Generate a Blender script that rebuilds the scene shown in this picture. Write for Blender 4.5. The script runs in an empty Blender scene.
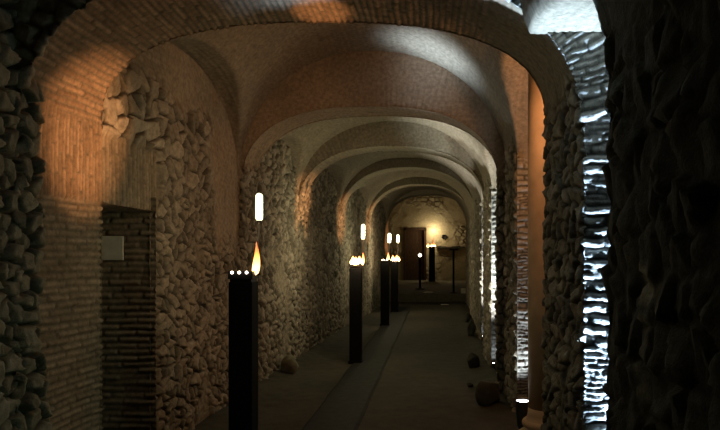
import bpy, bmesh, math, random
import numpy as np
from mathutils import Vector

random.seed(7)
S = bpy.context.scene
COL = S.collection
PI = math.pi
FLOOR = -1.5            # eye level is z = 0, the floor lies 1.5 m below

# ------------------------------------------------------------------ tags
def tag(o, label=None, cat=None, group=None, kind=None):
    if label: o['label'] = label
    if cat: o['category'] = cat
    if group: o['group'] = group
    if kind: o['kind'] = kind
    return o

def empty(name, loc, rz=0.0):
    o = bpy.data.objects.new(name, None)
    COL.objects.link(o)
    o.location = loc
    o.rotation_euler = (0, 0, rz)
    o.empty_display_size = 0.1
    return o

# ------------------------------------------------------------------ numpy noise
def hsh(ix, iy, seed):
    ix = np.asarray(ix, dtype=np.int64); iy = np.asarray(iy, dtype=np.int64)
    n = (ix * 374761393 + iy * 668265263 + seed * 1442695041) & 0xFFFFFFFF
    n = ((n ^ (n >> 13)) * 1274126177) & 0xFFFFFFFF
    n = ((n ^ (n >> 16)) * 2246822519) & 0xFFFFFFFF
    n = n ^ (n >> 15)
    return (n & 0xFFFFFF) / float(0xFFFFFF)

def vnoise(x, y, seed):
    ix = np.floor(x).astype(np.int64); iy = np.floor(y).astype(np.int64)
    fx = x - ix; fy = y - iy
    fx = fx * fx * (3 - 2 * fx); fy = fy * fy * (3 - 2 * fy)
    a = hsh(ix, iy, seed); b = hsh(ix + 1, iy, seed)
    c = hsh(ix, iy + 1, seed); d = hsh(ix + 1, iy + 1, seed)
    return (a * (1 - fx) + b * fx) * (1 - fy) + (c * (1 - fx) + d * fx) * fy

def fbm(x, y, seed, octv=4):
    t = np.zeros_like(x); amp = 0.5
    for k in range(octv):
        t = t + amp * (vnoise(x, y, seed + 17 * k) - 0.5) * 2
        x = x * 2.03; y = y * 2.03; amp *= 0.5
    return t

def sstep(a, b, x):
    t = np.clip((x - a) / (b - a), 0, 1)
    return t * t * (3 - 2 * t)

def lerp3(a, b, t):
    return a * (1 - t[..., None]) + b * t[..., None]

def C3(c):
    return np.array(c, dtype=float)

# ------------------------------------------------------------------ surface patterns: (relief height, albedo)
STONE = [C3((.22, .20, .15)), C3((.52, .47, .37))]
DARKSTONE = [C3((.17, .17, .13)), C3((.36, .36, .28))]
BRICK = [C3((.29, .205, .135)), C3((.46, .335, .225))]
OLDBRICK = [C3((.27, .22, .15)), C3((.42, .35, .25))]
MORTAR = C3((.22, .19, .14))
PLASTER = [C3((.31, .27, .20)), C3((.40, .35, .26))]
BROWNPL = [C3((.38, .29, .20)), C3((.48, .37, .26))]

def facet(a, b, w, seed):
    """piecewise flat chisel marks: every little cell is a plane of its own tilt"""
    x = a / w + .3 * fbm(a / w, b / w, seed + 7, 2); y = b / w
    cx = np.floor(x).astype(np.int64); cy = np.floor(y).astype(np.int64)
    f = np.full(x.shape, 9e9); h = np.zeros(x.shape)
    for dj in (-1, 0, 1):
        for di in (-1, 0, 1):
            ix = cx + di; iy = cy + dj
            ox = x - (ix + .5 + .9 * (hsh(ix, iy, seed) - .5)); oy = y - (iy + .5 + .9 * (hsh(ix, iy, seed + 1) - .5))
            d = ox * ox + oy * oy
            k = (hsh(ix, iy, seed + 2) - .5) * ox + (hsh(ix, iy, seed + 3) - .5) * oy
            n = d < f
            h = np.where(n, k, h); f = np.where(n, d, f)
    return h * w

def rubble(a, b, w, h, seed, depth=.04, gap=.02, pal=STONE, jit=.85, mortar=MORTAR, warp=.14, joint=.0055):
    x = a / w + warp * fbm(a / w * .9, b / h * .9, seed + 5, 2)
    y = b / h + warp * fbm(a / w * .9 + 31, b / h * .9, seed + 9, 2)
    cy = np.floor(y).astype(np.int64)
    f1 = np.full(x.shape, 9e9); f2 = np.full(x.shape, 9e9)
    p1x = np.zeros(x.shape); p1y = np.zeros(x.shape); p2x = np.zeros(x.shape); p2y = np.zeros(x.shape)
    r1 = np.zeros(x.shape); r2 = np.zeros(x.shape); r3 = np.zeros(x.shape)
    for dj in (-1, 0, 1):
        ry = cy + dj
        off = (ry & 1) * .5
        cx = np.floor(x - off).astype(np.int64)
        for di in (-1, 0, 1, 2, -2):
            rx = cx + di
            px = rx + off + .5 + jit * (hsh(rx, ry, seed) - .5)
            py = ry + .5 + jit * (hsh(rx, ry, seed + 1) - .5)
            d = ((px - x) * w) ** 2 + ((py - y) * h) ** 2
            near = d < f1
            sec = (~near) & (d < f2)
            f2 = np.where(near, f1, np.where(sec, d, f2))
            p2x = np.where(near, p1x, np.where(sec, px, p2x)); p2y = np.where(near, p1y, np.where(sec, py, p2y))
            f1 = np.where(near, d, f1); p1x = np.where(near, px, p1x); p1y = np.where(near, py, p1y)
            r1 = np.where(near, hsh(rx, ry, seed + 2), r1)
            r2 = np.where(near, hsh(rx, ry, seed + 3), r2)
            r3 = np.where(near, hsh(rx, ry, seed + 4), r3)
    dd = np.sqrt(((p2x - p1x) * w) ** 2 + ((p2y - p1y) * h) ** 2) + 1e-6
    e = (f2 - f1) / (2 * dd)
    e = e + .004 * fbm(a * 40, b * 45, seed + 20, 2)
    prof = np.clip((e - joint) / gap, 0, 1)
    prof = 1 - (1 - prof) ** 1.8
    dx = (x - p1x) * w; dy = (y - p1y) * h
    hh = depth * prof * (.55 + .6 * r1) + prof * (dx * (r2 - .5) * .6 + dy * (r3 - .5) * .6)
    m_ = min(w, h)
    hh = hh + prof * (facet(a, b, m_ * .7, seed + 40) * .28 + facet(a, b, m_ * .3, seed + 43) * .15)
    hh = hh + prof * .004 * fbm(a * 38, b * 38, seed + 21, 3) + .003 * fbm(a * 70, b * 70, seed + 22, 2)
    c = lerp3(pal[0], pal[1], np.clip(r2 * .8 + .2 * r3 + .25 * fbm(a * 14, b * 14, seed + 30, 3), 0, 1))
    c = lerp3(np.broadcast_to(mortar, c.shape), c, prof)
    return hh, c

def bricks(a, b, bw, bh, seed, depth=.010, m=.012, pal=BRICK, mortar=MORTAR, rough=.004):
    a = a + .012 * fbm(a * 3, b * 3, seed + 3, 2)
    b = b + .022 * fbm(a * 2.2 + 9, b * 2.2, seed + 4, 3)
    row = np.floor(b / bh)
    off = (hsh(row, row * 0 + 3, seed) * .35 + (row % 2) * .5) * bw
    colm = np.floor((a + off) / bw)
    fa = (a + off) - colm * bw
    fb = b - row * bh
    e = np.minimum(np.minimum(fa, bw - fa), np.minimum(fb, bh - fb))
    prof = sstep(m * .15, m, e)
    r = hsh(colm, row, seed + 7); r2 = hsh(colm, row, seed + 8)
    hh = prof * depth * (.25 + 1.1 * r) + rough * fbm(a * 45, b * 45, seed + 9, 3)
    c = lerp3(pal[0], pal[1], np.clip(r2 + .2 * fbm(a * 20, b * 20, seed + 11, 3), 0, 1))
    c = lerp3(np.broadcast_to(mortar, c.shape), c, prof)
    return hh, c

def plaster(a, b, seed, amp=.012, pal=PLASTER, course=0.0):
    hh = amp * fbm(a * 1.6, b * 1.6, seed, 4) + .003 * fbm(a * 30, b * 30, seed + 3, 3)
    t = np.clip(.5 + .8 * fbm(a * 2.4, b * 2.4, seed + 6, 4), 0, 1)
    c = lerp3(pal[0], pal[1], t)
    if course:
        hb, cb = bricks(a, b, .26, course, seed + 40, depth=.006, m=.014, pal=pal, mortar=pal[0] * .8, rough=.002)
        k = sstep(-.25, .2, fbm(a * 1.3, b * 1.3, seed + 50, 3)) * .85
        hh = hh + hb * k
        c = lerp3(c, cb, k)
    # chipped patches where the render has come away
    k = sstep(.42, .5, fbm(a * 3.3, b * 3.3, seed + 60, 4))
    hh = hh - .006 * k
    c = lerp3(c, np.broadcast_to(BROWNPL[0] * .85, c.shape), k * .7)
    return hh, c

def coursed(a, b, seed, h=.034):
    # thin flat stones in wavy courses with open joints
    pal = [C3((.40, .40, .37)), C3((.60, .59, .55))]; mo = C3((.16, .16, .145))
    b2 = b + .020 * fbm(a * 7, b * 5, seed + 1, 2) + .010 * fbm(a * 16, b * 12, seed + 6, 2)
    s1 = bricks(a, b2, .13, h * .85, seed, depth=.014, m=.013, pal=pal, mortar=mo, rough=.005)
    s2 = bricks(a, b2, .20, h * 1.6, seed + 3, depth=.020, m=.016, pal=pal, mortar=mo, rough=.008)
    s = mix(s1, s2, sstep(-.05, .05, fbm(a * 2, b * 5.5, seed + 4, 3)))
    return s[0] + .008 * fbm(a * 6, b * 18, seed + 5, 3), s[1]

def mix(s1, s2, m):
    return s1[0] * (1 - m) + s2[0] * m, lerp3(s1[1], s2[1], m)

# ------------------------------------------------------------------ materials
def new_mat(name):
    m = bpy.data.materials.new(name)
    m.use_nodes = True
    nt = m.node_tree
    return m, nt, nt.nodes['Principled BSDF']

def masonry_mat(name, rough=.92, scale=26.0, bump=.6, lo=.6, hi=1.25):
    m, nt, b = new_mat(name)
    L = nt.links
    at = nt.nodes.new('ShaderNodeAttribute'); at.attribute_name = 'albedo'
    tc = nt.nodes.new('ShaderNodeTexCoord')
    n = nt.nodes.new('ShaderNodeTexNoise'); n.inputs['Scale'].default_value = scale; n.inputs['Detail'].default_value = 6
    n.inputs['Roughness'].default_value = .65
    L.new(tc.outputs['Object'], n.inputs['Vector'])
    mr = nt.nodes.new('ShaderNodeMapRange')
    mr.inputs['From Min'].default_value = .3; mr.inputs['From Max'].default_value = .7
    mr.inputs['To Min'].default_value = lo; mr.inputs['To Max'].default_value = hi
    L.new(n.outputs['Fac'], mr.inputs['Value'])
    mx = nt.nodes.new('ShaderNodeMix'); mx.data_type = 'RGBA'; mx.blend_type = 'MULTIPLY'
    mx.inputs['Factor'].default_value = 1
    L.new(at.outputs['Color'], mx.inputs[6]); L.new(mr.outputs['Result'], mx.inputs[7])
    L.new(mx.outputs[2], b.inputs['Base Color'])
    b.inputs['Roughness'].default_value = rough
    b.inputs['Specular IOR Level'].default_value = .25
    n2 = nt.nodes.new('ShaderNodeTexNoise'); n2.inputs['Scale'].default_value = scale * 4; n2.inputs['Detail'].default_value = 4
    L.new(tc.outputs['Object'], n2.inputs['Vector'])
    bp = nt.nodes.new('ShaderNodeBump'); bp.inputs['Strength'].default_value = bump; bp.inputs['Distance'].default_value = .006
    L.new(n2.outputs['Fac'], bp.inputs['Height']); L.new(bp.outputs['Normal'], b.inputs['Normal'])
    return m

def plain_mat(name, col, rough=.6, metal=0.0, var=.2, scale=30.0, bump=.1):
    m, nt, b = new_mat(name)
    L = nt.links
    tc = nt.nodes.new('ShaderNodeTexCoord')
    n = nt.nodes.new('ShaderNodeTexNoise'); n.inputs['Scale'].default_value = scale; n.inputs['Detail'].default_value = 5
    L.new(tc.outputs['Object'], n.inputs['Vector'])
    cr = nt.nodes.new('ShaderNodeValToRGB')
    cr.color_ramp.elements[0].position = .3; cr.color_ramp.elements[1].position = .7
    cr.color_ramp.elements[0].color = tuple(c * (1 - var) for c in col) + (1,)
    cr.color_ramp.elements[1].color = tuple(min(1, c * (1 + var)) for c in col) + (1,)
    L.new(n.outputs['Fac'], cr.inputs['Fac']); L.new(cr.outputs['Color'], b.inputs['Base Color'])
    b.inputs['Roughness'].default_value = rough; b.inputs['Metallic'].default_value = metal
    b.inputs['Specular IOR Level'].default_value = .25 if metal else .12
    bp = nt.nodes.new('ShaderNodeBump'); bp.inputs['Strength'].default_value = bump; bp.inputs['Distance'].default_value = .004
    L.new(n.outputs['Fac'], bp.inputs['Height']); L.new(bp.outputs['Normal'], b.inputs['Normal'])
    return m

def glow_mat(name, col, strength):
    m, nt, b = new_mat(name)
    b.inputs['Base Color'].default_value = (*[min(1, c) for c in col], 1)
    b.inputs['Emission Color'].default_value = (*col, 1)
    b.inputs['Emission Strength'].default_value = strength
    return m

def flame_mat(name, z0, z1, s0, s1):
    m, nt, b = new_mat(name)
    L = nt.links
    tc = nt.nodes.new('ShaderNodeTexCoord'); sp = nt.nodes.new('ShaderNodeSeparateXYZ')
    L.new(tc.outputs['Object'], sp.inputs[0])
    mr = nt.nodes.new('ShaderNodeMapRange'); mr.inputs['From Min'].default_value = z0; mr.inputs['From Max'].default_value = z1
    L.new(sp.outputs['Z'], mr.inputs['Value'])
    cr = nt.nodes.new('ShaderNodeValToRGB')
    e = cr.color_ramp.elements
    e[0].position = 0; e[0].color = (1, .62, .22, 1)
    e[1].position = 1; e[1].color = (.55, .09, .02, 1)
    x = cr.color_ramp.elements.new(.35); x.color = (1, .5, .14, 1)
    x = cr.color_ramp.elements.new(.7); x.color = (.95, .26, .05, 1)
    L.new(mr.outputs['Result'], cr.inputs['Fac'])
    m2 = nt.nodes.new('ShaderNodeMapRange'); m2.inputs['To Min'].default_value = s0; m2.inputs['To Max'].default_value = s1
    L.new(mr.outputs['Result'], m2.inputs['Value'])
    L.new(cr.outputs['Color'], b.inputs['Emission Color']); L.new(m2.outputs['Result'], b.inputs['Emission Strength'])
    b.inputs['Base Color'].default_value = (.1, .04, .01, 1)
    return m

M_STONE = masonry_mat('rubble masonry')
M_FLOOR = masonry_mat('trodden earth', scale=9, bump=.5, lo=.7, hi=1.2)
M_BLACK = plain_mat('black painted steel', (.006, .006, .006), .7, 0, .3, 40, .05)
M_RIM = plain_mat('sooty burner steel', (.03, .026, .022), .5, .4, .3, 60, .1)
M_TUBE = glow_mat('lit tube', (1.0, 1.0, .62), 3.2)
M_TUBEFAR = glow_mat('lit tube farther off', (1.0, .98, .60), 4.0)
M_DOT = glow_mat('burner jet', (1, .86, .72), 9)
M_FLAME = flame_mat('flame', 0, .2, 9, 1.2)
M_BLAZE = flame_mat('blaze', 0, .2, 16, 3)
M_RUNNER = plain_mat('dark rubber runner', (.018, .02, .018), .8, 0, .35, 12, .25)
M_PLAQUE = plain_mat('weathered white plate', (.62, .63, .56), .6, 0, .12, 14, .1)
M_COLUMN = plain_mat('smooth old plaster', (.54, .40, .27), .85, 0, .15, 7, .3)
M_ROCK = plain_mat('dark fallen stone', (.06, .058, .045), .95, 0, .4, 9, .6)
M_MID = plain_mat('wall stone', (.2, .19, .14), .9, 0, .3, 14, .5)
M_PALE = plain_mat('pale stone', (.55, .52, .42), .8, 0, .2, 14, .4)
M_LAMP = plain_mat('grey lamp housing', (.06, .06, .06), .45, .5, .2, 40, .05)
M_LENS = glow_mat('white lamp lens', (.85, .93, 1.0), 30)
M_WOOD = plain_mat('old brown boards', (.05, .03, .019), .85, 0, .4, 18, .3)
M_HOLE = plain_mat('black iron vent', (.012, .011, .01), .8, 0, .2, 30, .1)

# ------------------------------------------------------------------ grid meshes with real relief
def link_mesh(name, me, mat, parent=None):
    o = bpy.data.objects.new(name, me)
    COL.objects.link(o)
    me.materials.append(mat)
    if parent: o.parent = parent
    return o

def grid_normals(P):
    du = np.gradient(P, axis=0); dv = np.gradient(P, axis=1)
    n = np.cross(du, dv)
    return n / (np.linalg.norm(n, axis=-1, keepdims=True) + 1e-12)

def mesh_from_parts(name, parts, mat, parent=None):
    """parts: list of (P grid, toward vector, height grid, albedo grid, keep mask of faces or None) welded into ONE mesh."""
    vs, fs, cs, nb = [], [], [], 0
    for (P, toward, hh, cc, keep) in parts:
        N = grid_normals(P)
        i, j = P.shape[0] // 2, P.shape[1] // 2
        t = np.array(toward, dtype=float)
        sgn = 1.0 if float(np.dot(N[i, j], t)) >= 0 else -1.0
        Q = P + N * sgn * hh[..., None]
        nu, nv = P.shape[:2]
        idx = nb + np.arange(nu * nv).reshape(nu, nv)
        a, b, c, d = idx[:-1, :-1], idx[1:, :-1], idx[1:, 1:], idx[:-1, 1:]
        q = np.stack([a, b, c, d] if sgn > 0 else [a, d, c, b], -1)
        if keep is not None: q = q[keep]
        vs.append(Q.reshape(-1, 3)); fs.append(q.reshape(-1, 4)); cs.append(cc.reshape(-1, 3))
        nb += nu * nv
    V = np.concatenate(vs); F = np.concatenate(fs); K = np.concatenate(cs) * .75
    used = np.zeros(len(V), bool); used[F.ravel()] = True
    remap = np.cumsum(used) - 1
    V = V[used]; K = K[used]; F = remap[F]
    me = bpy.data.meshes.new(name)
    me.vertices.add(len(V)); me.vertices.foreach_set('co', V.astype(np.float32).ravel())
    me.loops.add(F.size); me.loops.foreach_set('vertex_index', F.astype(np.int32).ravel())
    me.polygons.add(len(F)); me.polygons.foreach_set('loop_start', np.arange(0, F.size, 4, dtype=np.int32))
    me.polygons.foreach_set('use_smooth', np.ones(len(F), bool))
    me.update(calc_edges=True)
    at = me.attributes.new('albedo', 'FLOAT_COLOR', 'POINT')
    at.data.foreach_set('color', np.concatenate([K, np.ones((len(K), 1))], 1).astype(np.float32).ravel())
    return link_mesh(name, me, mat, parent)

def plane_grid(o, du, dv, nu, nv):
    o = C3(o); du = C3(du); dv = C3(dv)
    s = np.linspace(0, 1, nu)[:, None, None]; t = np.linspace(0, 1, nv)[None, :, None]
    return o + s * du + t * dv

# ------------------------------------------------------------------ arches
def profile(xL, xR, zs, zt, n, N, z0=FLOOR - .08):
    xc, a = (xL + xR) / 2, (xR - xL) / 2
    th = np.linspace(PI, 0, 600)
    c, s = np.cos(th), np.abs(np.sin(th))
    ax = xc + a * np.sign(c) * np.abs(c) ** (2 / n); az = zs + (zt - zs) * s ** (2 / n)
    x = np.concatenate([np.full(200, xL), ax, np.full(200, xR)])
    z = np.concatenate([np.linspace(z0, zs, 200, endpoint=False), az, np.linspace(zs, z0, 201)[1:]])
    d = np.concatenate([[0], np.cumsum(np.hypot(np.diff(x), np.diff(z)))])
    t = np.linspace(0, d[-1], N)
    return np.stack([np.interp(t, d, x), np.interp(t, d, z)], -1), d[-1]

def out_normals(p):
    t = np.gradient(p, axis=0)
    n = np.stack([-t[:, 1], t[:, 0]], -1)
    return n / (np.linalg.norm(n, axis=1, keepdims=True) + 1e-9)

# name, Yfront, Yback, (xL, xR, springing, apex, exponent) front and back, relief step
ARCH = {
    'Z': (-1.6, 2.60, (-2.05, .62, .75, 1.50, 2.4), (-2.05, .695, .72, 1.50, 2.4), .02),
    'A': (3.20, 4.02, (-2.09, .745, .55, 1.50, 2.4), (-2.07, .685, .80, 1.45, 2.6), .009),
    'B': (6.90, 7.40, (-2.07, .680, .68, 1.60, 2.6), (-2.05, .745, .68, 1.60, 2.6), .012),
    'C': (9.40, 9.90, (-1.98, .735, .68, 1.60, 2.4), (-1.97, .785, .68, 1.60, 2.4), .02),
    'D': (12.9, 13.4, (-1.90, .850, .68, 1.78, 2.3), (-1.88, .895, .68, 1.78, 2.3), .028),
    'E': (16.6, 17.1, (-1.72, .980, .72, 1.86, 2.3), (-1.70, 1.02, .72, 1.86, 2.3), .035),
    'F': (20.6, 21.2, (-1.52, 1.14, .95, 1.98, 2.5), (-1.50, 1.18, .95, 1.98, 2.5), .04),
}
WIDTH = 1.0   # how far the masonry of an arch reaches behind its edge

def arch_surface(key, X, Y, Z, u, v, yf, yb, xc):
    sd = ord(key) * 13
    n1 = fbm(u * 2.1, v * 2.1, sd + 90, 3)
    left = X < xc
    if key == 'A':
        big = rubble(v, u, .115, .10, 411, depth=.06, gap=.013, pal=DARKSTONE, mortar=C3((.07, .07, .055)))
        run = bricks(v, u, .21, .038, 23, depth=.010, m=.012, pal=BRICK)
        sol = bricks(u, v, .30, .034, 25, depth=.010, m=.012, pal=BRICK)
        old = bricks(v, u, .20, .040, 28, depth=.012, m=.014, pal=OLDBRICK)
        slab = rubble(v, u, .115, .085, 29, depth=.028, gap=.013, pal=STONE, mortar=C3((.12, .11, .085)))
        blu = coursed(v, u, 31)
        pl = plaster(v, u, 33, pal=PLASTER, course=.05)
        s = run
        s = mix(s, sol, left * sstep(.86, .80, Z + .05 * n1) * sstep(.30, .33, Z))
        s = mix(s, old, left * sstep(.345, .325, Z + .02 * n1))
        s = mix(s, big, left * sstep(3.50, 3.42, Y + .22 * n1 + .28 * np.clip(Z - .2, 0, 1)) * sstep(.85, .7, Z + .25 * n1))
        s = mix(s, pl, (~left) * sstep(.1, .5, X))
        s = mix(s, slab, (~left) * sstep(.95, .75, Z + .2 * n1))
        s = mix(s, blu, (Y < yf + .012) * (~left) * 1.0)
        s = mix(s, rubble(v, u, .13, .09, 35, depth=.04, gap=.015), (Y < yf + .012) * left * 1.0)
        return s
    if key == 'Z':
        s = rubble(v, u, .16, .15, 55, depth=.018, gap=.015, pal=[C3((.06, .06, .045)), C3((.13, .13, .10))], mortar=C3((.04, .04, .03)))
        k = sstep(.07, .04, np.abs(Y - 2.13 + .03 * n1)) * np.maximum(sstep(.07, .05, np.abs(Z + .09)), .45 * sstep(.16, .13, np.abs(Z + .34)))  # lit patch on a few pier stones, painted into the albedo
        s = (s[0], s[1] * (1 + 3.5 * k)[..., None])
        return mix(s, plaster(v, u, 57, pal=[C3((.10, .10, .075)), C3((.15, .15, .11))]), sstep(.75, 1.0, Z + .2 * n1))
    rub = rubble(v, u, .13, .075, sd + 1, depth=.04, gap=.012, pal=STONE, mortar=C3((.10, .09, .065)))
    rubR = rubble(v, u, .11, .10, sd + 2, depth=.035, gap=.012, pal=STONE, mortar=C3((.10, .09, .065)))
    pl = plaster(v, u, sd + 3, pal=BROWNPL if key == 'B' else PLASTER, course=.055)
    s = mix(pl, rub, left * sstep(1.12, .85, Z + .25 * n1))
    s = mix(s, rubR, (~left) * sstep(1.0, .7, Z + .25 * n1))
    if key == 'F':
        s = mix(s, plaster(v, u, sd + 4, pal=PLASTER), .7 + 0 * Z)
    return s

def make_arch(key, label):
    yf, yb, pf, pb, step = ARCH[key]
    L = profile(*pf, 50)[1]
    N = int(L / step)
    f = profile(*pf, N)[0]; b = profile(*pb, N)[0]
    u1 = np.linspace(0, L, N)
    nf, nb_ = out_normals(f), out_normals(b)
    nw = max(6, int(WIDTH / (step * 1.25))); nd = max(6, int((yb - yf) / step))
    cols, vv = [], []
    for k in range(nw, 0, -1):
        w = WIDTH * k / nw
        q = f + nf * w
        cols.append(np.stack([q[:, 0], np.full(N, yf), q[:, 1]], -1)); vv.append(-w)
    for k in range(nd + 1):
        t = k / nd
        q = f * (1 - t) + b * t
        cols.append(np.stack([q[:, 0], np.full(N, yf + (yb - yf) * t), q[:, 1]], -1)); vv.append((yb - yf) * t)
    for k in range(1, nw + 1):
        w = WIDTH * k / nw
        q = b + nb_ * w
        cols.append(np.stack([q[:, 0], np.full(N, yb), q[:, 1]], -1)); vv.append(yb - yf + w)
    P = np.stack(cols, 1)
    U = np.broadcast_to(u1[:, None], P.shape[:2]).copy(); V = np.broadcast_to(np.array(vv)[None], P.shape[:2]).copy()
    xc = (pf[0] + pf[1]) / 2
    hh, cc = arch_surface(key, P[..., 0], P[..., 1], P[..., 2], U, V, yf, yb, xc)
    # soften the arrises
    Q = P.copy()
    N3 = grid_normals(P)
    i = N // 2; j = nw + nd // 2
    sgn = 1.0 if N3[i, j, 2] < 0 else -1.0
    tow = N3[P.shape[0] // 2, P.shape[1] // 2] * sgn
    o = mesh_from_parts('trim_%d' % (1 + list(ARCH).index(key)), [(P, tow, hh - .02, cc, None)], M_STONE)
    return tag(o, label, 'arch', None, 'structure')

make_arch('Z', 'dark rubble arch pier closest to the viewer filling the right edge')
make_arch('A', 'broad brick arch with an orange lit left haunch and blue lit right front')
make_arch('B', 'brown plastered arch behind the first torch post')
make_arch('C', 'pale plastered arch beside the second torch post')
make_arch('D', 'rubble sided arch between the second and third torch posts')
make_arch('E', 'arch just before the last torch post of the row')
make_arch('F', 'last arch of the corridor before the bright end room')

# ------------------------------------------------------------------ bays: left wall, right wall with niche, cross vault
# key: (arch before, arch after, right wall x, jamb Y of the right niche, vault apex, left lunette apex, right niche apex)
BAYS = [
    ('Z', 'A', .80, 3.30, 1.85, 1.75, 1.09, .011),
    ('A', 'B', .78, 6.00, 2.22, 1.72, 1.62, .009),
    ('B', 'C', .755, 8.42, 1.98, 1.55, 1.35, .02),
    ('C', 'D', .835, 11.2, 1.98, 1.60, 1.10, .026),
    ('D', 'E', .95, 14.9, 2.05, 1.60, 1.10, .04),
    ('E', 'F', 1.05, 18.6, 2.15, 1.70, 1.20, .05),
]

def lat(y, y0, y1, zs, zt, n=2.2):
    t = np.clip(np.abs((y - (y0 + y1) / 2) / ((y1 - y0) / 2)), 0, 1)
    return zs + (zt - zs) * (1 - t ** n) ** (1 / n)

for bi, (ka, kb, xw, yj, zt, zl, zr, step) in enumerate(BAYS):
    ya, yb = ARCH[ka][1], ARCH[kb][0]
    xa, xb = ARCH[ka][3][0], ARCH[kb][2][0]
    xra, xrb = ARCH[ka][3][1], ARCH[kb][2][1]
    zs = .70
    sd = 700 + 40 * bi
    # ---- left wall
    nu = int((yb - ya) / step) + 2; nv = int(3.9 / step)
    P = plane_grid((xa - .015, ya - .02, FLOOR - .08), (xb - xa, yb - ya + .04, 0), (0, 0, 3.9), nu, nv)
    Y, Z = P[..., 1], P[..., 2]
    n1 = fbm(Y * 2.3, Z * 2.3, sd + 8, 3)
    keep = None
    if bi == 0:
        s = rubble(Y, Z, .115, .10, sd, depth=.06, gap=.013, pal=DARKSTONE, mortar=C3((.07, .07, .055)))
    elif bi == 1:
        s = rubble(Y, Z, .135, .062, sd, depth=.04, gap=.011, pal=STONE, jit=.95, mortar=C3((.09, .08, .06)))
        s2 = rubble(Y, Z, .18, .10, sd + 1, depth=.045, gap=.012, pal=STONE, jit=.95, mortar=C3((.09, .08, .06)))
        s = mix(s, s2, sstep(.25, .6, Z + .3 * n1))
        sol = bricks(Z, Y, .36, .044, sd + 2, depth=.012, m=.014, pal=OLDBRICK)
        pl = plaster(Y, Z, sd + 3, pal=PLASTER, course=.05)
        s = mix(s, pl, sstep(4.86, 4.80, Y + .1 * n1) * sstep(.85, .6, Z))
        s = mix(s, sol, sstep(4.85, 4.78, Y + .08 * n1) * sstep(.30, .33, Z) * sstep(.82, .74, Z + .1 * n1))
        bpl = plaster(Y, Z, sd + 7, pal=BROWNPL)
        s = mix(s, bpl, sstep(5.95, 6.25, Y + .35 * n1) * sstep(-.05, .25, Z + .3 * n1))
        s = mix(s, pl, sstep(1.2, 1.42, Z + .15 * n1))
        # plaster patches left on the rubble
        s = mix(s, pl, .85 * sstep(.18, .34, fbm(Y * 1.9 + 4, Z * 1.5, sd + 6, 4)))
        ci = (P[:-1, :-1] + P[1:, 1:]) / 2
        keep = ~((ci[..., 1] < 4.75) & (ci[..., 2] < .335))
    else:
        s = rubble(Y, Z, .16, .08, sd, depth=.045, gap=.018, pal=STONE, jit=.95, mortar=C3((.09, .08, .06)))
        s = mix(s, plaster(Y, Z, sd + 3, pal=PLASTER), .8 * sstep(.25, .42, fbm(Y * 1.6, Z * 1.4, sd + 6, 4)))
    o = mesh_from_parts('wall_left', [(P, (1, 0, 0), s[0] - .02, s[1], keep)], M_STONE)
    tag(o, None, None, None, 'structure')
    # ---- right side: wall piece, niche jamb, niche back
    parts = []
    if bi > 0:
        xe = max(xw, xrb + .01)
        nu = int((yb - yj) / step) + 2; nv = int(3.0 / step)
        P = plane_grid((xw, yj, FLOOR - .08), (0, yb - yj + .03, 0), (0, 0, 3.0), nu, nv)
        Y, Z = P[..., 1], P[..., 2]
        s = rubble(Y, Z, .12, .11, sd + 11, depth=.035, gap=.02, pal=STONE)
        fade = sstep(yj, yj + .03, Y)
        parts.append((P, (-1, 0, 0), (s[0] - .01) * fade, s[1], None))
        nu = int(.95 / step) + 2
        P = plane_grid((xw, yj, FLOOR - .08), (.95, 0, 0), (0, 0, 3.4), nu, int(3.4 / step))
        Xx, Z = P[..., 0], P[..., 2]
        s = coursed(Xx, Z, sd + 13)
        fade = sstep(xw, xw + .02, Xx)
        parts.append((P, (0, -1, 0), (s[0] - .015) * fade, s[1], None))
    yend = yj if bi > 0 else yb
    P = plane_grid((xw + .75, ya - .02, FLOOR - .08), (0, yend - ya + .06, 0), (0, 0, 3.4), int((yend - ya) / step / 1.5) + 3, int(3.4 / step / 1.5))
    s = rubble(P[..., 1], P[..., 2], .15, .08, sd + 15, depth=.04, gap=.02)
    parts.append((P, (-1, 0, 0), s[0] - .02, s[1], None))
    o = mesh_from_parts('wall_right', parts, M_STONE)
    tag(o, None, None, None, 'structure')
    # ---- cross vault
    x0, x1 = min(xa, xb) - .25, xw + .85
    st = max(step, .016)
    P = plane_grid((x0, ya - .03, 0), (x1 - x0, 0, 0), (0, yb - ya + .06, 0), int((x1 - x0) / st), int((yb - ya) / st) + 3)
    X, Y = P[..., 0], P[..., 1]
    xl = xa + (xb - xa) * (Y - ya) / (yb - ya) - .02
    xc = (xl + xw) / 2; ah = (xw - xl) / 2 + .02
    t = np.clip(np.abs((X - xc) / ah), 0, 1)
    zlong = zs + (zt - zs) * (1 - t ** 2.2) ** (1 / 2.2)
    z1 = lat(Y, ya - .02, yb + .02, zs - .05, zl)
    if bi == 0: z2 = np.full(X.shape, zr) - .04 * np.cos(Y * 5)
    else: z2 = lat(Y, ya - .02, yj + .02, zs - .05, zr, 2.6)
    zside = np.where(X < xc, z1, z2)
    k = .05
    if bi == 0: zlong = zlong + (zr - .2 - zlong) * sstep(.30, .62, X)
    hm = np.clip(.5 + .5 * (zlong - zside) / k, 0, 1)
    P[..., 2] = zside * (1 - hm) + zlong * hm + k * hm * (1 - hm)
    arc = np.where(X < xc, -1, 1) * np.arcsin(np.clip(t, 0, 1)) * 1.5
    s = plaster(arc + 10, Y, sd + 21, amp=.014, pal=PLASTER, course=0)
    hb, cb = bricks(Y, arc, .28, .055, sd + 22, depth=.007, m=.015, pal=PLASTER, mortar=PLASTER[0] * .85, rough=.002)
    s = (s[0] + hb * .8, s[1] * .6 + cb * .4)
    o = mesh_from_parts('ceiling', [(P, (0, 0, -1), s[0] * .9, s[1], None)], M_STONE)
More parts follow.
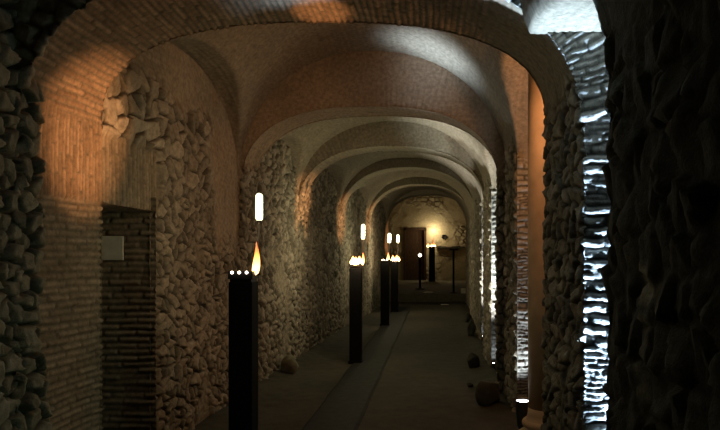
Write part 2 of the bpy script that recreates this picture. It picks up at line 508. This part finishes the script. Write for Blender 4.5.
    tag(o, None, None, None, 'structure')

# ---- walled recess in the left wall of the second bay
sd = 990
y0, y1, xo, xi, zt = 4.02, 4.75, -2.075, -2.52, .335
P = plane_grid((xi, y1, FLOOR - .08), (xo - xi + .01, 0, 0), (0, 0, zt + .1 - FLOOR + .08), 46, 200)
jb = bricks(P[..., 0] + .1, P[..., 2], .24, .046, sd, depth=.016, m=.014, pal=OLDBRICK)
P2 = plane_grid((xi, y0, FLOOR - .08), (0, y1 - y0, 0), (0, 0, zt + .1 - FLOOR + .08), 50, 130)
bk = bricks(P2[..., 1], P2[..., 2], .24, .046, sd + 1, depth=.016, m=.014, pal=OLDBRICK)
P3 = plane_grid((xi - .02, y0 - .02, zt), (xo - xi + .02, 0, 0), (0, y1 - y0 + .05, 0), 30, 50)
lt = bricks(P3[..., 0], P3[..., 1], .3, .046, sd + 2, depth=.012, m=.014, pal=OLDBRICK)
o = mesh_from_parts('wall_niche', [(P, (0, -1, 0), jb[0] - .01, jb[1], None), (P2, (1, 0, 0), bk[0], bk[1], None), (P3, (0, 0, -1), lt[0], lt[1], None)], M_STONE)
tag(o, 'brick lined recess in the left rubble wall', 'recess', None, 'structure')

# ------------------------------------------------------------------ floor, end room
P = plane_grid((-2.7, -1.6, FLOOR), (4.6, 0, 0), (0, 22.7, 0), 150, 640)
X, Y = P[..., 0], P[..., 1]
hh = (.012 * fbm(X * 1.3, Y * 1.3, 3, 4) + .006 * fbm(X * 9, Y * 9, 8, 3)) * (1 - .85 * sstep(.45, .3, np.abs(X + .9))) - .012
edge = np.minimum(np.abs(X + 2.0), np.abs(X - .75))
hh = hh + .05 * sstep(.28, 0, edge) * (.4 + .6 * vnoise(X * 5, Y * 5, 91))
c = lerp3(C3((.047, .045, .031)), C3((.08, .072, .048)), np.clip(.5 + .8 * fbm(X * 1.1, Y * 1.1, 12, 4), 0, 1))
o = mesh_from_parts('floor', [(P, (0, 0, 1), hh, c, None)], M_FLOOR)
tag(o, None, None, None, 'structure')

PLAT = -1.25
P = plane_grid((-2.7, 21.05, PLAT), (4.9, 0, 0), (0, 12.2, 0), 110, 260)
X, Y = P[..., 0], P[..., 1]
hh = .01 * fbm(X * 1.3, Y * 1.3, 43, 4) - .008
c = lerp3(C3((.13, .12, .085)), C3((.20, .18, .125)), np.clip(.5 + .8 * fbm(X * 1.1, Y * 1.1, 52, 4), 0, 1))
P2 = plane_grid((-2.7, 21.05, FLOOR - .1), (4.9, 0, 0), (0, 0, PLAT - FLOOR + .1), 90, 8)
c2 = np.broadcast_to(C3((.12, .11, .08)), P2.shape)
o = mesh_from_parts('floor', [(P, (0, 0, 1), hh, c, None), (P2, (0, -1, 0), P2[..., 0] * 0, c2, None)], M_FLOOR)
tag(o, 'raised floor of the bright end room', 'floor', None, 'structure')

YE = 33.0
def end_wall(name, o_, du, dv, tow, nu, nv, seed, hole=None):
    P = plane_grid(o_, du, dv, nu, nv)
    a = P[..., 0] + P[..., 1]; b = P[..., 2]
    s = plaster(a, b, seed, amp=.03, pal=[C3((.36, .31, .20)), C3((.50, .44, .30))])
    r = rubble(a, b, .3, .2, seed + 1, depth=.05, gap=.04, pal=[C3((.34, .30, .20)), C3((.46, .41, .29))])
    s = mix(s, r, sstep(-.1, .25, fbm(a * .7, b * .7, seed + 2, 3)))
    keep = None
    if hole:
        ci = (P[:-1, :-1] + P[1:, 1:]) / 2
        keep = ~((ci[..., 0] > hole[0]) & (ci[..., 0] < hole[1]) & (ci[..., 2] < hole[2]))
    return tag(mesh_from_parts(name, [(P, tow, s[0] - .03, s[1], keep)], M_STONE), None, None, None, 'structure')

DX0, DX1, DZ = -1.55, -.41, 1.44
end_wall('wall_back', (-2.7, YE, FLOOR), (4.9, 0, 0), (0, 0, 4.6), (0, -1, 0), 160, 150, 321, (DX0, DX1, DZ))
end_wall('wall_left', (-2.6, 21.1, FLOOR), (0, YE - 21, 0), (0, 0, 4.6), (1, 0, 0), 160, 70, 341)
end_wall('wall_right', (2.1, 21.1, FLOOR), (0, YE - 21, 0), (0, 0, 4.6), (-1, 0, 0), 160, 70, 351)
P = plane_grid((-2.7, 21.1, 2.7), (4.9, 0, 0), (0, YE - 21, 0), 60, 120)
P[..., 2] += .4 * np.cos((P[..., 0] + .25) / 2.5 * PI / 2)
s = plaster(P[..., 0], P[..., 1], 361, amp=.03)
tag(mesh_from_parts('ceiling', [(P, (0, 0, -1), s[0], s[1], None)], M_STONE), None, None, None, 'structure')

# ------------------------------------------------------------------ solid helpers (bmesh)
def bm_box(bm, x0, x1, y0, y1, z0, z1, bev=0.0):
    r = bmesh.ops.create_cube(bm, size=1)
    for v in r['verts']:
        v.co = Vector(((x0 + x1) / 2 + v.co.x * (x1 - x0), (y0 + y1) / 2 + v.co.y * (y1 - y0), (z0 + z1) / 2 + v.co.z * (z1 - z0)))
    if bev:
        es = list({e for v in r['verts'] for e in v.link_edges})
        bmesh.ops.bevel(bm, geom=es, offset=bev, segments=2, affect='EDGES', profile=.5)

def bm_lathe(bm, prof, seg=28, c=(0, 0, 0), wob=None):
    rings = []
    for k, (r, z) in enumerate(prof):
        ring = []
        for i in range(seg):
            a = 2 * PI * i / seg
            ox, oy = (wob(z) if wob else (0, 0))
            ring.append(bm.verts.new((c[0] + ox + r * math.cos(a), c[1] + oy + r * math.sin(a), c[2] + z)))
        rings.append(ring)
    for a, b in zip(rings, rings[1:]):
        for i in range(seg):
            bm.faces.new((a[i], a[(i + 1) % seg], b[(i + 1) % seg], b[i]))
    bm.faces.new(list(reversed(rings[0]))); bm.faces.new(rings[-1])

def build(name, bm, mat, parent=None, smooth=False, loc=None):
    me = bpy.data.meshes.new(name)
    bmesh.ops.recalc_face_normals(bm, faces=bm.faces)
    bm.to_mesh(me); bm.free()
    if smooth:
        me.polygons.foreach_set('use_smooth', np.ones(len(me.polygons), bool))
    o = link_mesh(name, me, mat, parent)
    if loc: o.location = loc
    return o

def capsule_prof(r, z0, z1, n=6):
    p = []
    for k in range(n + 1):
        a = -PI / 2 + (PI / 2) * k / n
        p.append((max(r * math.cos(a), .0006), z0 + r + r * math.sin(a)))
    for k in range(n + 1):
        a = (PI / 2) * k / n
        p.append((max(r * math.cos(a), .0006), z1 - r + r * math.sin(a)))
    return p

def flame_bm(h, r, lean=(.012, 0)):
    bm = bmesh.new()
    pr = []
    for k in range(15):
        t = k / 14
        pr.append((max(r * (math.sin(PI * min(1, t ** .55 * .98 + .02)) ** .8) * (1 - .25 * t), .0008), h * t))
    bm_lathe(bm, pr, 14, wob=lambda z: (lean[0] * math.sin(z / h * 2.6), lean[1] * z / h))
    return bm

# ------------------------------------------------------------------ torch posts
def torch_post(loc, w, top, flames, tube, label, lampmat, dots=True):
    """w: width of the square post, top: its height, flames: list of (dx, dy, height, radius, material)"""
    t = empty('torch_post', loc)
    tag(t, label, 'torch post', 'torch posts along the corridor')
    h = w / 2
    bm = bmesh.new()
    bm_box(bm, -h - .012, h + .012, -h - .012, h + .012, -.02, .03, .004)
    build('base_plate', bm, M_BLACK, t)
    bm = bmesh.new()
    bm_box(bm, -h, h, -h, h, .03, top - .07, .006)
    build('body', bm, M_BLACK, t)
    bm = bmesh.new()                                       # collar, then the open rim of the burner box
    bm_box(bm, -h + .008, h - .008, -h + .008, h - .008, top - .07, top - .052)
    a = .010
    bm_box(bm, -h - .003, h + .003, -h - .003, -h + a, top - .052, top, .002)
    bm_box(bm, -h - .003, h + .003, h - a, h + .003, top - .052, top, .002)
    bm_box(bm, -h - .003, -h + a, -h + a, h - a, top - .052, top, .002)
    bm_box(bm, h - a, h + .003, -h + a, h - a, top - .052, top, .002)
    bm_box(bm, -h + a, h - a, -h + a, h - a, top - .05, top - .03)
    build('burner_box', bm, M_RIM, t)
    if dots:
        for k in (-1, 0, 1):
            bm = bmesh.new()
            bm_lathe(bm, capsule_prof(.0095, -.0095, .0095, 5), 12)
            j = build('burner_jet', bm, M_DOT, t, True, (k * .048 - .004, -h - .006, top - .008))
            j['label'] = 'small glowing white burner jet'
    for (dx, dy, fh, fr, fm) in flames:
        f = build('flame', flame_bm(fh, fr, (.012, .01)), fm, t, True, (dx, dy, top - .03))
        f['label'] = 'orange flame'
    if tube:
        sx, sy = tube['x'], h - .02
        bm = bmesh.new()
        bm_lathe(bm, [(.008, top - .03), (.008, tube['z0'] - .02), (.017, tube['z0'] - .018), (.017, tube['z0'] + .006)], 14, (sx, sy, 0))
        build('stem', bm, M_RIM, t, True)
        bm = bmesh.new()
        bm_lathe(bm, capsule_prof(tube['r'], tube['z0'], tube['z1'], 7), 20, (sx, sy, 0))
        l = build('lamp_tube', bm, lampmat, t, True)
        l['label'] = 'glowing pale yellow upright tube'
    return t

torch_post((-1.27, 4.27, FLOOR), .155, 1.40, [(.075, .0, .23, .026, M_FLAME)],
           dict(x=.088, z0=1.735, z1=1.925, r=.0235), 'black torch post closest to the viewer with one thin flame', M_TUBE)
torch_post((-1.105, 9.05, FLOOR), .165, 1.40,
           [(-.045, -.04, .13, .05, M_BLAZE), (.045, -.04, .13, .05, M_BLAZE), (0, -.07, .12, .05, M_BLAZE), (.085, .05, .20, .022, M_FLAME)],
           dict(x=.095, z0=1.735, z1=1.955, r=.027), 'second black torch post from the front with a wide bright flame', M_TUBE)
torch_post((-1.065, 13.9, FLOOR), .18, 1.42,
           [(.06, 0, .20, .03, M_FLAME), (-.04, -.06, .05, .03, M_FLAME)],
           dict(x=.09, z0=1.78, z1=2.0, r=.035), 'third black torch post partly in front of the fourth', M_TUBEFAR)
torch_post((-1.06, 17.2, FLOOR), .19, 1.38,
           [(-.05, -.05, .17, .06, M_BLAZE), (.05, -.05, .18, .06, M_BLAZE), (.09, .04, .15, .05, M_BLAZE)],
           dict(x=.085, z0=1.85, z1=2.08, r=.036), 'fourth torch post half hidden behind the third with a broad flame', M_TUBEFAR)
torch_post((-.1, 31.6, PLAT), .30, 1.72,
           [(-.2, -.05, .18, .07, M_BLAZE), (-.02, -.1, .16, .08, M_BLAZE), (.1, -.08, .17, .08, M_BLAZE), (.05, .08, .5, .035, M_FLAME)],
           None, 'thick flaming torch post against the bright end wall', M_TUBE, False)

# thin post with a small globe, thin bare stand
t = empty('lamp_post', (-.53, 24.2, PLAT))
tag(t, 'thin dark post with a small round light in front of the far doorway', 'lamp post')
bm = bmesh.new(); bm_lathe(bm, [(.19, -.01), (.19, .02), (.06, .04), (.045, .05)], 20); build('base', bm, M_BLACK, t)
bm = bmesh.new(); bm_box(bm, -.045, .045, -.045, .045, .04, 1.22, .004); build('pole', bm, M_BLACK, t)
bm = bmesh.new(); bm_lathe(bm, capsule_prof(.06, 0, .12, 7), 18, (0, 0, 1.22))
build('globe', bm, glow_mat('small globe', (1, .88, .68), 9), t, True)['label'] = 'small glowing globe'
t = empty('pole_stand', (.66, 21.6, PLAT))
tag(t, 'bare thin dark pole standing at the right of the end room', 'stand')
bm = bmesh.new(); bm_lathe(bm, [(.13, -.01), (.13, .015), (.03, .03), (.03, .05)], 20); build('base', bm, M_BLACK, t)
bm = bmesh.new(); bm_lathe(bm, [(.035, .02), (.035, 1.44)], 14); build('pole', bm, M_BLACK, t, True)
bm = bmesh.new(); bm_box(bm, -.14, .16, -.05, .05, 1.44, 1.50, .01); build('crosspiece', bm, M_BLACK, t)

# ------------------------------------------------------------------ doorway, ledge and vent on the end wall
d = empty('door_1', ((DX0 + DX1) / 2, YE, PLAT)); tag(d, 'tall dark brown door in the end wall', 'door', None, 'structure')
w2 = (DX1 - DX0) / 2; hh_ = DZ - PLAT
bm = bmesh.new()
bm_box(bm, -w2 - .02, -w2 + .09, -.04, .3, 0, hh_); bm_box(bm, w2 - .09, w2 + .02, -.04, .3, 0, hh_); bm_box(bm, -w2 - .02, w2 + .02, -.04, .3, hh_ - .1, hh_ + .02)
build('door_frame', bm, M_WOOD, d)
bm = bmesh.new()
for k in range(6):
    xa = -w2 + .09 + k * (2 * w2 - .18) / 6; xb = xa + (2 * w2 - .18) / 6
    bm_box(bm, xa + .004, xb - .004, .14, .18, .01, hh_ - .1, .004)
bm_box(bm, -w2 + .09, w2 - .09, .18, .21, .01, hh_ - .1)
build('door_leaf', bm, M_WOOD, d)
bm = bmesh.new(); bm_box(bm, .30, .33, .10, .14, 1.0, 1.2, .006); build('door_handle', bm, M_RIM, d)

bm = bmesh.new()
rnd = random.Random(5); x = .12
while x < 1.5:
    l = rnd.uniform(.16, .3)
    bm_box(bm, x, x + l + .01, YE - .28 - rnd.uniform(0, .05), YE + .02, .40 + rnd.uniform(-.03, .03), .50 + rnd.uniform(-.03, .03), .02); x += l
tag(build('trim_8', bm, M_ROCK), 'rough dark ledge along the right half of the end wall', 'ledge', None, 'structure')
bm = bmesh.new()
bm_lathe(bm, [(.05, -.05), (.125, -.05), (.125, .0), (.10, .012), (.085, -.02), (.04, -.03)], 22)
o = build('wall_vent', bm, M_HOLE, None, True, (.52, YE - .05, .98)); o.rotation_euler = (PI / 2, 0, 0)
tag(o, 'round black vent on the bright end wall beside the glow', 'vent')

# ------------------------------------------------------------------ plaque, runner, column
bm = bmesh.new(); bm_box(bm, -2.45, -2.29, 4.712, 4.724, -.03, .147, .003)
for (px, pz) in ((-2.305, -.015), (-2.305, .132)):
    bm_lathe(bm, [(.005, 0), (.005, .004)], 8, (px, 4.71, pz))
tag(build('wall_plaque', bm, M_PLAQUE), 'small pale plate on the brick side of the left recess', 'plaque')

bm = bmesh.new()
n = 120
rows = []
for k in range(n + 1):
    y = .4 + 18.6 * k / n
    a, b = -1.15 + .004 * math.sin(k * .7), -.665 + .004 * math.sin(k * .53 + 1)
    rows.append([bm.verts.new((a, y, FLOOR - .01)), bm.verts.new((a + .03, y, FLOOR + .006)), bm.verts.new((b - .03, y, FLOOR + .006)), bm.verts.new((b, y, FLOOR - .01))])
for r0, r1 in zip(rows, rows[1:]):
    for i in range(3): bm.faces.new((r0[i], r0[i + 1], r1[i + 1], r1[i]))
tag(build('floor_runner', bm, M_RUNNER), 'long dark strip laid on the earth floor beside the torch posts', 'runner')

t = empty('column', (.85, 4.75, FLOOR)); tag(t, 'smooth orange lit column with a ringed base in the right niche', 'column', None, 'structure')
bm = bmesh.new(); bm_lathe(bm, [(.15, .36), (.152, 1.2), (.15, 3.12)], 40); build('shaft', bm, M_COLUMN, t, True)
bm = bmesh.new()
pr = [(.23, -.02), (.235, .10), (.20, .11), (.20, .13)]
for k in range(9): a = -PI / 2 + PI * k / 8; pr.append((.20 + .032 * math.cos(a), .165 + .035 * math.sin(a)))
pr += [(.185, .205), (.178, .235)]
for k in range(9): a = -PI / 2 + PI * k / 8; pr.append((.175 + .022 * math.cos(a), .262 + .025 * math.sin(a)))
pr += [(.165, .29), (.155, .33), (.15, .38)]
bm_lathe(bm, pr, 40); build('base', bm, M_COLUMN, t, True)

# ------------------------------------------------------------------ floor uplights in the right niches
def uplight(loc, height, r, label, tilt=(.12, 0)):
    t = empty('floor_uplight', loc); tag(t, label, 'uplight', 'white uplights in the right niches')
    bm = bmesh.new(); bm_lathe(bm, [(r * 1.1, -.02), (r * 1.1, .02), (r * .5, .03), (r * .3, .035), (r * .3, height * .45)], 22); build('base', bm, M_LAMP, t)
    bm = bmesh.new(); bm_lathe(bm, [(r * .7, height * .4), (r * .85, height * .5), (r, height * .8), (r, height), (r * .9, height), (r * .88, height - .012)], 24); build('housing', bm, M_LAMP, t, False)
    bm = bmesh.new(); bm_lathe(bm, [(r * .86, height - .012), (r * .86, height - .004)], 24); build('lens', bm, M_LENS, t)['label'] = 'glowing white lens'
    return t

uplight((.70, 5.05, FLOOR), .36, .055, 'dark canister uplight at the foot of the orange lit column')
uplight((.80, 8.26, FLOOR), .12, .05, 'low white uplight in the niche behind the second right pier')
uplight((.875, 11.05, FLOOR), .12, .05, 'low white uplight in the farther niche behind the third right pier')

# ------------------------------------------------------------------ stones on the floor
def stone(name, loc, sx, sy, sz, seed, mat, label, cat):
    bm = bmesh.new()
    bmesh.ops.create_icosphere(bm, subdivisions=4, radius=1)
    r = random.Random(seed)
    cuts = []
    for k in range(11):
        v = Vector((r.uniform(-1, 1), r.uniform(-1, 1), r.uniform(-.8, 1))).normalized()
        cuts.append((v, r.uniform(.6, .9)))
    for v in bm.verts:
        for (c_, d_) in cuts:
            dd = v.co.dot(c_)
            if dd > d_: v.co -= c_ * (dd - d_) * .92
    for v in bm.verts:
        v.co = Vector((v.co.x * sx, v.co.y * sy, v.co.z * sz + sz * .62))
    o = build(name, bm, mat, None, True, loc)
    o.rotation_euler = (0, 0, r.uniform(0, 6))
    return tag(o, label, cat)

stone('boulder', (.56, 6.5, FLOOR), .15, .15, .16, 11, M_ROCK, 'largest dark stone lying at the foot of the right piers', 'stone')
stone('boulder', (.53, 8.65, FLOOR), .10, .10, .13, 12, M_ROCK, 'medium dark stone on the floor left of the lit strip behind', 'stone')
stone('boulder', (.70, 11.9, FLOOR), .085, .09, .20, 13, M_ROCK, 'tall narrow dark stone leaning against the right wall farther back', 'stone')
stone('boulder', (.76, 14.3, FLOOR), .08, .08, .14, 14, M_ROCK, 'small rounded dark stone at the right wall near the last arches', 'stone')
stone('boulder', (.42, 7.4, FLOOR), .05, .04, .022, 15, M_ROCK, 'tiny flat stone lying out on the floor by the right side', 'stone')
stone('boulder', (-1.86, 8.25, FLOOR), .10, .12, .14, 16, M_MID, 'pale block at the foot of the left rubble wall', 'stone')
stone('stone_slab', (-.22, 21.6, PLAT), .17, .2, .035, 17, M_PALE, 'white slab lying on the step edge of the end room', 'slab')
stone('stone_slab', (.34, 19.6, FLOOR), .13, .15, .02, 18, M_PALE, 'thin pale slab lying flat on the dark floor before the step', 'slab')
bm = bmesh.new(); bm_box(bm, -.07, .07, -.06, .06, 0, .17, .012)
o = build('stone_block', bm, M_PALE, None, False, (.98, 21.5, PLAT - .004)); o.rotation_euler = (0, 0, .3)
tag(o, 'small pale upright block beside the right foot of the last arch', 'block')

# ------------------------------------------------------------------ lights
def point(name, loc, power, col, r=.05):
    l = bpy.data.lights.new(name, 'POINT'); l.energy = power; l.color = col; l.shadow_soft_size = r
    o = bpy.data.objects.new(name, l); COL.objects.link(o); o.location = loc
    return o

def spot(name, loc, aim, power, col, deg, blend=.6, r=.03):
    l = bpy.data.lights.new(name, 'SPOT'); l.energy = power; l.color = col; l.shadow_soft_size = r
    l.spot_size = math.radians(deg); l.spot_blend = blend
    o = bpy.data.objects.new(name, l); COL.objects.link(o); o.location = loc
    o.rotation_euler = (Vector(aim) - Vector(loc)).to_track_quat('-Z', 'Y').to_euler()
    return o

WARM = (1, .76, .46); ORANGE = (1, .44, .17); BLUE = (.50, .72, 1); WHITE = (.88, .95, 1)
# flames
point('flame_light', (-1.20, 4.22, .12), 2, WARM)
point('flame_light', (-1.08, 8.82, .10), 18, WARM)
point('flame_light', (-1.03, 13.75, .12), 16, WARM)
point('flame_light', (-1.02, 17.05, .08), 26, WARM)
point('flame_light', (-.06, 32.3, 1.0), 28, (1, .74, .40), .1)
point('flame_light', (-.02, 32.68, 1.34), 34, (1, .80, .48), .06)  # unseen lamp close to the end wall, behind the flames
# lit tubes
TUBE = (.86, 1, .60)
point('tube_light', (-1.13, 4.40, .34), 3, TUBE, .04)
point('tube_light', (-.96, 9.05, .36), 8, TUBE, .04)
point('tube_light', (-.92, 13.9, .40), 9, TUBE, .04)
point('tube_light', (-.91, 17.2, .46), 9, TUBE, .04)
# floor uplights, and two added fills in the front niche
spot("uplight_or_fill", (1.27, 3.03, -1.42), (.90, 3.21, -.2), 1900, BLUE, 50, 1, .02)
spot('uplight_or_fill', (.84, 2.92, -1.1), (-2.0, 3.1, -.5), 11, (.66, 1, .66), 75, .6, .05)  # green fill added as the niche lamp's spill onto the left wall
spot('uplight_or_fill', (1.08, 2.96, -.3), (.78, 2.93, 1.15), 26, (.75, .9, 1), 50, 1, .05)  # unseen mid-air fill added to brighten the niche ceiling
spot('uplight_or_fill', (.80, 5.80, -1.38), (.84, 5.99, -.5), 60, WHITE, 60, 1, .02)
spot('uplight_or_fill', (.80, 8.06, -1.38), (.80, 8.42, .2), 600, (1, .97, .9), 44, 1, .02)
spot('uplight_or_fill', (.87, 10.8, -1.38), (.87, 11.2, .0), 600, (1, .97, .9), 44, 1, .02)
# white beam thrown up onto the vault of the second bay
spot('vault_beam', (-1.55, 5.6, -1.4), (.03, 6.5, 2.05), 2100, (.64, .80, 1), 17, 1, .25)  # unseen spot added behind the first torch post
spot('vault_beam', (1.05, 7.85, -1.3), (.42, 9.0, 1.5), 480, (.86, .94, .9), 30, 1, .05)
# orange lamps: the niche lamp with an added second one, and beams from the right niches to the left foot of each arch
spot('niche_lamp', (.775, 4.14, 1.0), (-2.07, 6.2, .60), 50, (1, .58, .31), 68, .7, .05)
point('niche_lamp', (.79, 4.16, 1.1), 11, (1, .47, .20), .05)
point('niche_lamp', (1.0, 5.1, 1.0), 18, ORANGE, .05)  # second lamp added out of sight behind the column to light the jamb
spot('orange_beam', (.95, 2.95, -1.3), (-2.05, 3.86, .74), 1000, ORANGE, 17, 1)
spot('orange_beam', (-.62, 3.5, -1.3), (-.68, 3.86, 1.45), 300, ORANGE, 8.5, .7)  # unseen spot added on the corridor floor to light the arch crown
spot('orange_beam', (.85, 8.0, -1.2), (-1.97, 9.62, .78), 950, ORANGE, 17, 1)
spot('orange_beam', (.90, 10.9, -1.2), (-1.88, 13.1, .78), 950, ORANGE, 16, 1)
spot('orange_beam', (1.0, 14.5, -1.2), (-1.70, 16.85, .9), 800, ORANGE, 18, 1)
spot('orange_beam', (1.1, 18.2, -1.2), (-1.50, 20.9, .5), 800, ORANGE, 18, 1)

w = bpy.data.worlds.new('dim passage'); S.world = w
w.use_nodes = True
bg = w.node_tree.nodes['Background']
bg.inputs['Color'].default_value = (.72, .9, .66, 1); bg.inputs['Strength'].default_value = .012

# ------------------------------------------------------------------ camera
cam = bpy.data.cameras.new('camera'); co = bpy.data.objects.new('camera', cam); COL.objects.link(co)
co.location = (0, 0, 0); co.rotation_euler = (PI / 2, 0, 0)
cam.sensor_width = 36; cam.lens = 640 / 720 * 36
cam.shift_x = (360 - 434) / 720; cam.shift_y = (256 - 215) / 720
cam.clip_start = .05
S.camera = co
S.view_settings.view_transform = 'Standard'
try: S.view_settings.look = 'None'
except Exception: pass
S.view_settings.exposure = 0; S.view_settings.gamma = 1; S.view_settings.use_curve_mapping = False
